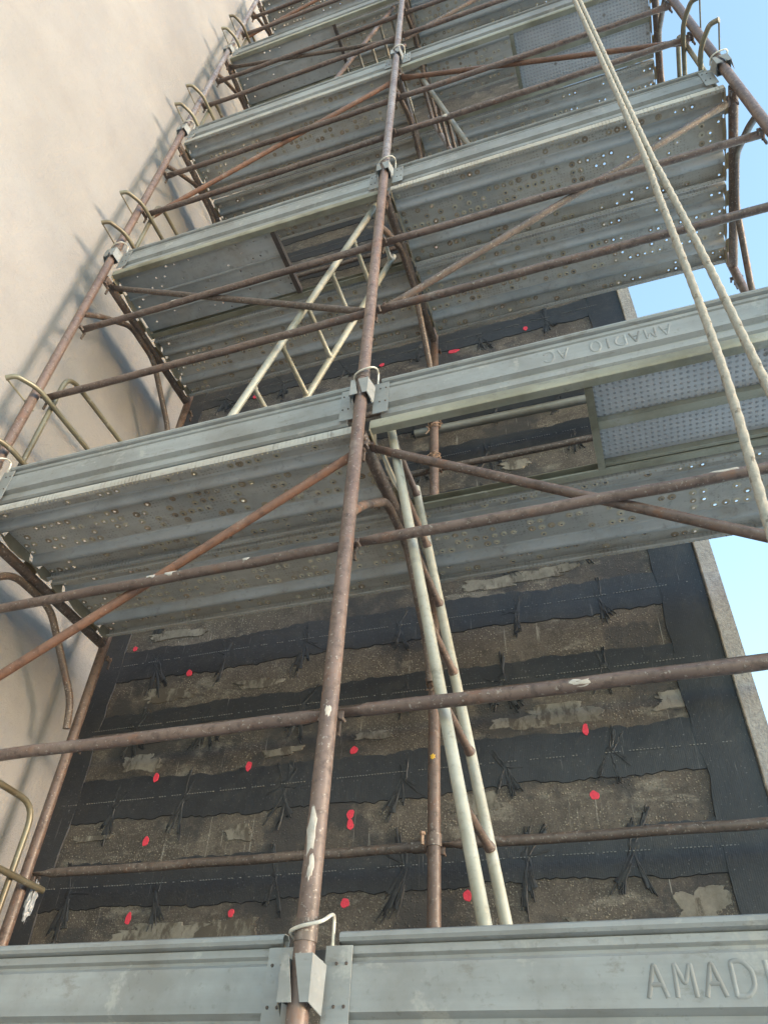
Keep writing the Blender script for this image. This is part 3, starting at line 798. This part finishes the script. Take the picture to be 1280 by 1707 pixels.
ladder(.56, 3.815, .13, 5.84, (0, 0), ('galv', 'rust_galv'), 'rust_dark', 'grey ladder with close dark rungs above the third deck, right bay', .20)
ladder(-.72, 5.815, -.13, 7.85, (0, 0), ('rust', 'rust'), 'galv', 'brown ladder rising above the fourth deck, left bay', .20)
ladder(.56, 7.815, .13, 9.84, (0, 0), ('galv', 'galv'), 'galv', 'highest ladder, in the right bay above the fifth deck', .20)

# ------------------------------------------------------------------ end guards
def make_end_guard():
    t = thing('end_guard', '', 'end guard', (0,0,0), 'tubular end guards')
    bm = bmesh.new(); tube(bm, [(0,.09,-.16), (0,.09,.845), (0,.93,.845), (0,.93,-.16)], .0135, 12, fil=.10); obj('hoop', bm, 'guard', t)
    for z, xo in ((.55, 0), (.135, 0)):
        bm = bmesh.new(); sx = .026
        tube(bm, [(sx,1.11,z), (sx,.09,z), (sx,-.045,z+.004), (sx-.045,-.150,z-.012), (sx-.085,-.165,z-.035)], .0135, 12, fil=.055)
        tube(bm, [(sx-.085,-.163,z-.03), (sx-.085,-.03,z-.035), (sx-.085,.05,z-.035)], .0045, 8)
        obj('hook_rail', bm, 'guard', t)
    return t
eg = make_end_guard(); first = True
for k in range(0, 5):
    for x in (-1.8, 1.8):
        lab = 'bent tube end guard hooked on the %s front upright above the %s' % (LINE[x], LEVEL[k])
        if first: o = eg; eg['label'] = lab; first = False
        else: o = dup(eg, (0,0,0), lab)
        o.location = (x+(.036 if x < 0 else -.036), 0, 2*k)
        if x > 0: o.scale = (-1, 1, 1)
# ------------------------------------------------------------------ hoist ropes
def rope(pts, lab, seed):
    P = [Vector(p) for p in pts]; path = []
    for i in range(len(P)-1):
        p0 = P[max(i-1, 0)]; p1 = P[i]; p2 = P[i+1]; p3 = P[min(i+2, len(P)-1)]
        L = (p2-p1).length; n = max(2, int(L/.008))
        for q in range(n):
            t = q/n; path.append(.5*((2*p1)+(p2-p0)*t+(2*p0-5*p1+4*p2-p3)*t*t+(3*p1-p0-3*p2+p3)*t*t*t))
    path.append(P[-1])
    bm = bmesh.new(); seg = 12; prev = None; s = 0.0; rr = random.Random(seed)
    for i, p in enumerate(path):
        t = (path[min(i+1, len(path)-1)]-path[max(i-1, 0)]).normalized(); u = Vector((0,1,0)); u = (u-t*u.dot(t)).normalized(); v = t.cross(u)
        if i: s += (p-path[i-1]).length
        ring = []
        for j in range(seg):
            a = 2*math.pi*j/seg; ph = 3*(a - 2*math.pi*s/.16)
            rad = .0106+.0007*math.cos(ph)
            ring.append(bm.verts.new(p+(u*math.cos(a)+v*math.sin(a))*rad))
        if prev:
            for j in range(seg):
                f = bm.faces.new((prev[j], prev[(j+1) % seg], ring[(j+1) % seg], ring[j]))
                aa = 2*math.pi*(j+.5)/seg - 2*math.pi*s/.16
                if math.cos(aa) > .9 and (i % 7) < 2: f.material_index = 1
        else: bm.faces.new(ring)
        prev = ring
    bm.faces.new(prev)
    tag(obj('hoist_rope', bm, ['rope', 'ropedark']), lab, 'rope', 'hoist ropes')
rope([(1.020,-.47,-.9), (1.052,-.46,0), (1.091,-.45,.62), (1.125,-.45,1.13), (1.147,-.45,1.97), (1.156,-.45,2.43), (1.154,-.45,4.16), (1.150,-.45,7), (1.148,-.45,10.6)], 'thick pale hoist rope, the left strand that runs straighter down', 1)
rope([(1.222,-.44,.2), (1.206,-.44,.75), (1.199,-.44,1.014), (1.195,-.44,1.544), (1.184,-.44,2.1), (1.178,-.44,2.45), (1.178,-.44,4.16), (1.174,-.44,7), (1.172,-.44,10.6)], 'thick pale hoist rope, the right strand that swings out to the right', 2)
# crumpled film on the left back upright
rr = random.Random(9); bm = bmesh.new()
bmesh.ops.create_icosphere(bm, subdivisions=3, radius=1)
for v in bm.verts: v.co = Vector((v.co.x*.02, v.co.y*.02, v.co.z*.075))*rr.uniform(.65, 1.25)
tag(obj('plastic_film', bm, 'film', None, (-1.76, 1.085, .50), smooth=False), 'scrap of crumpled clear plastic film on the left back upright', 'plastic film')
